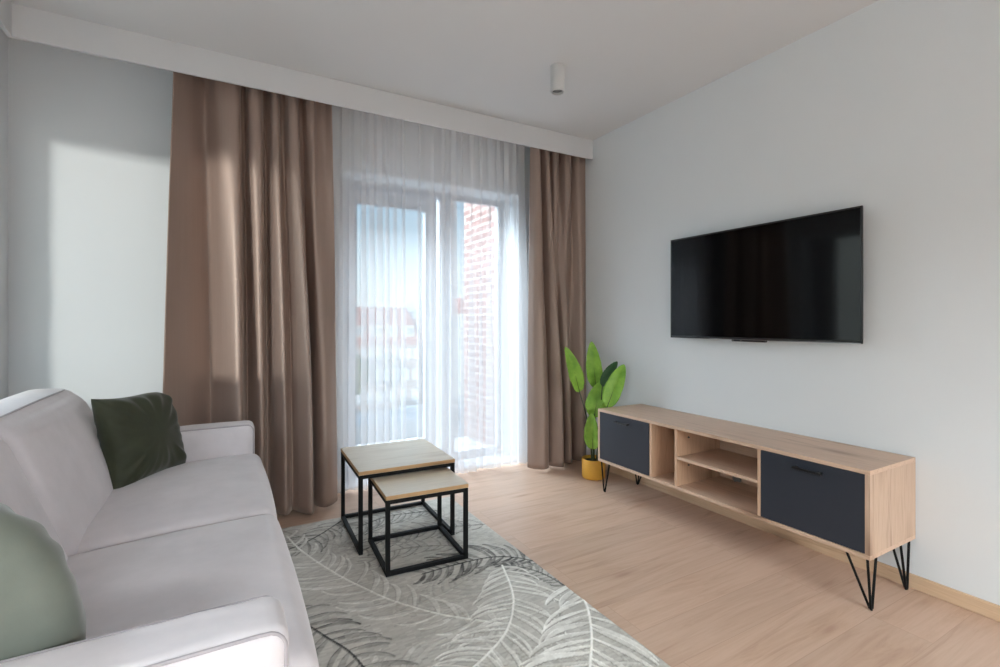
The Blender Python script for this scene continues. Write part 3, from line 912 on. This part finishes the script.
def house(label, x0, x1, y0, y1, zg, ze, zr, wallm, roofm, rows, gable=None, dormers=0):
    h = empty('house', ((x0 + x1) / 2, y0, zg))
    tag(h, label, 'building', 'houses across the street')
    emit('facade', B(x0, x1, y0, y1, zg, ze), wallm, h)
    bm = bmesh.new()
    ym = (y0 + y1) / 2
    e = .3
    if gable == 'front':                               # ridge runs away from the viewer
        xm = (x0 + x1) / 2
        P = [(x0 - e, y0 - e, ze), (x1 + e, y0 - e, ze), (xm, y0 - e, zr), (x0 - e, y1, ze), (x1 + e, y1, ze), (xm, y1, zr)]
    else:
        P = [(x0 - e, y0 - e, ze), (x0 - e, y1 + e, ze), (x0 - e, ym, zr), (x1 + e, y0 - e, ze), (x1 + e, y1 + e, ze), (x1 + e, ym, zr)]
    v = [bm.verts.new(p) for p in P]
    for f in ((0, 1, 2), (5, 4, 3), (0, 3, 4, 1), (1, 4, 5, 2), (2, 5, 3, 0)): bm.faces.new([v[i] for i in f])
    emit('roof', bm, roofm, h)
    for z, zh, n, ww in rows:
        for k in range(n):
            xc = x0 + (x1 - x0) * (k + .5) / n
            bm = bmesh.new(); box(bm, xc - ww / 2, xc + ww / 2, y0 - .08, y0 + .05, z, z + zh)
            emit('window', bm, M['pane'], h)
    for k in range(dormers):
        xc = x0 + (x1 - x0) * (k + .5) / dormers
        bm = bmesh.new(); box(bm, xc - .55, xc + .55, y0 + .7, ym, ze + 1.0, ze + 2.4)
        d = emit('dormer', bm, M['stucco'], h)
        bm = bmesh.new(); box(bm, xc - .35, xc + .35, y0 + .62, y0 + .75, ze + 1.25, ze + 2.15)
        emit('pane', bm, M['greyroof'], d)
    return h
house('long old brick house with red tiled roof and dormers seen through the left pane', 13.5, 22.2, 60, 72, GZ, -1.7, 3.2, M['oldbrick'], M['rooftile'],
      [(-3.5, 1.3, 9, .6), (-6.2, 1.4, 7, .7), (-8.9, 1.5, 6, .8)], dormers=4)
house('pale narrow townhouse with a pointed gable seen beside the brick wing', 25.6, 27.7, 57, 66, GZ, 2.3, 4.3, M['stucco'], M['rooftile'],
      [(.3, 1.2, 2, .5), (-2.2, 1.3, 2, .5), (-4.8, 1.3, 2, .5), (-7.4, 1.3, 2, .5)], gable='front')
house('plain brick house with stepped dark gable between the two street houses', 22.9, 24.9, 60.5, 70, GZ, 1.6, 4.2, M['oldbrick'], M['greyroof'],
      [(-.6, 1.2, 2, .6), (-3.6, 1.2, 2, .6), (-6.6, 1.2, 2, .6)], gable='front')
o = emit('canopy_roof', B(9, 19.5, 44, 50, GZ, GZ + 1.6, bev=.1), M['greyroof'])
tag(rebase(o, (14, 47, GZ)), 'low flat grey shed roof in the yard below the window', 'shed')
# two parked cars
def car(x, y, label, mat):
    c = empty('car', (x, y, GZ)); tag(c, label, 'car', 'parked cars in the street')
    bm = bmesh.new()
    box(bm, x - 2.1, x + 2.1, y - .85, y + .85, GZ + .3, GZ + .85, .12)
    box(bm, x - 1.2, x + 1.1, y - .75, y + .75, GZ + .8, GZ + 1.4, .2)
    emit('body', bm, mat, c)
    for sx in (-1.3, 1.3):
        for sy in (-.8, .8):
            bm = bmesh.new(); tube(bm, [(x + sx, y + sy - .09, GZ + .32), (x + sx, y + sy + .09, GZ + .32)], .32, 18)
            emit('wheel', bm, M['black'], c)
car(18.2, 52, 'white car parked in the street behind the shed', M['pane'])
car(22.4, 50, 'grey car parked in the street below the townhouse', M['greyroof'])
tr = empty('tree', (12.6, 55, GZ)); tag(tr, 'leafy street tree standing before the old brick house', 'tree')
bm = bmesh.new(); tube(bm, [(12.6, 55, GZ), (12.7, 55, GZ + 2), (12.6, 55.1, GZ + 4.5)], [.25, .2, .1])
emit('trunk', bm, M['bark'], tr, smooth=True)
bm = bmesh.new()
rnd = random.Random(4)
for k in range(500):
    d = Vector((rnd.gauss(0, 1), rnd.gauss(0, 1), rnd.gauss(0, 1))).normalized() * rnd.uniform(.5, 1) ** .5
    p = Vector((12.6, 55, GZ + 5)) + Vector((d.x * 1.9, d.y * 1.9, d.z * 2.3))
    a = Vector((rnd.gauss(0, 1), rnd.gauss(0, 1), rnd.gauss(0, 1))).normalized() * .3
    b = a.cross(Vector((rnd.gauss(0, 1), rnd.gauss(0, 1), 1))).normalized() * .22
    bm.faces.new([bm.verts.new(p + q) for q in (a, b, -a, -b)])
emit('crown', bm, M['treeleaf'], tr)

# ------------------------------------------------------------------ light
w = bpy.data.worlds.new('World'); scene.world = w; w.use_nodes = True
nt = w.node_tree
bg = nt.nodes['Background']
tc = nt.nodes.new('ShaderNodeTexCoord'); sp = nt.nodes.new('ShaderNodeSeparateXYZ'); rp = nt.nodes.new('ShaderNodeValToRGB')
nt.links.new(tc.outputs['Generated'], sp.inputs[0]); nt.links.new(sp.outputs['Z'], rp.inputs[0]); nt.links.new(rp.outputs[0], bg.inputs[0])
e = rp.color_ramp.elements
e[0].position = 0; e[0].color = (.92, .95, .97, 1)
e[1].position = .06; e[1].color = (.76, .90, .97, 1)
for p_, c_ in ((.25, (.40, .68, .92, 1)), (.6, (.30, .55, .85, 1))):
    x = e.new(p_); x.color = c_
bg.inputs[1].default_value = .64

def sun(name, d, strength, angle, col):
    l = bpy.data.lights.new(name, 'SUN'); l.energy = strength; l.angle = R(angle); l.color = col
    o = bpy.data.objects.new(name, l); COL.objects.link(o)
    o.rotation_euler = Vector(d).to_track_quat('-Z', 'Y').to_euler()
sun('sun', (1, 1, -.055), 1.25, 4.2, (1, .97, .91))
sun('bright_sky', (.60, -.75, -.36), 2.3, 38, (.76, .88, 1))

def area_lamp(name, loc, d, sx, sy, power, col, spread=180):
    l = bpy.data.lights.new(name, 'AREA'); l.shape = 'RECTANGLE'; l.size = sx; l.size_y = sy; l.energy = power; l.color = col; l.spread = R(spread)
    o = bpy.data.objects.new(name, l); COL.objects.link(o)
    o.location = loc
    o.rotation_euler = Vector(d).to_track_quat('-Z', 'Y').to_euler()
    return o
# skylight through the balcony window; near and back lamps are added fill
area_lamp('daylight_balcony', (1.2, 5.6, 4.3), (.05, -1, -1.1), 3.2, 2.0, 520, (.82, .915, 1))
area_lamp('fill_near', (XL - 1.3, -.67, 2.6), (1, 0, -.75), 2.6, 1.6, 66, (.88, .945, 1), 110)
area_lamp('fill_back', (.95, YB - 1.3, 2.6), (0, 1, -.8), 2.6, 1.6, 420, (.96, .975, .98))

# ------------------------------------------------------------------ camera
cam = bpy.data.cameras.new('camera')
cam.sensor_width = 36; cam.lens = 489 * 36 / 1000
cam.shift_y = -.0115
cam.clip_end = 500; cam.clip_start = .05
co = bpy.data.objects.new('camera', cam); COL.objects.link(co)
co.location = (0, 0, 1.17)
co.rotation_euler = (R(90), 0, R(-29.6185))
scene.camera = co
vs = scene.view_settings
scene.display_settings.display_device = 'sRGB'
vs.view_transform = 'Standard'; vs.look = 'None'; vs.gamma = 1; vs.exposure = .88
vs.use_curve_mapping = False
scene.cycles.max_bounces = 14
scene.cycles.diffuse_bounces = 8
scene.cycles.transparent_max_bounces = 24
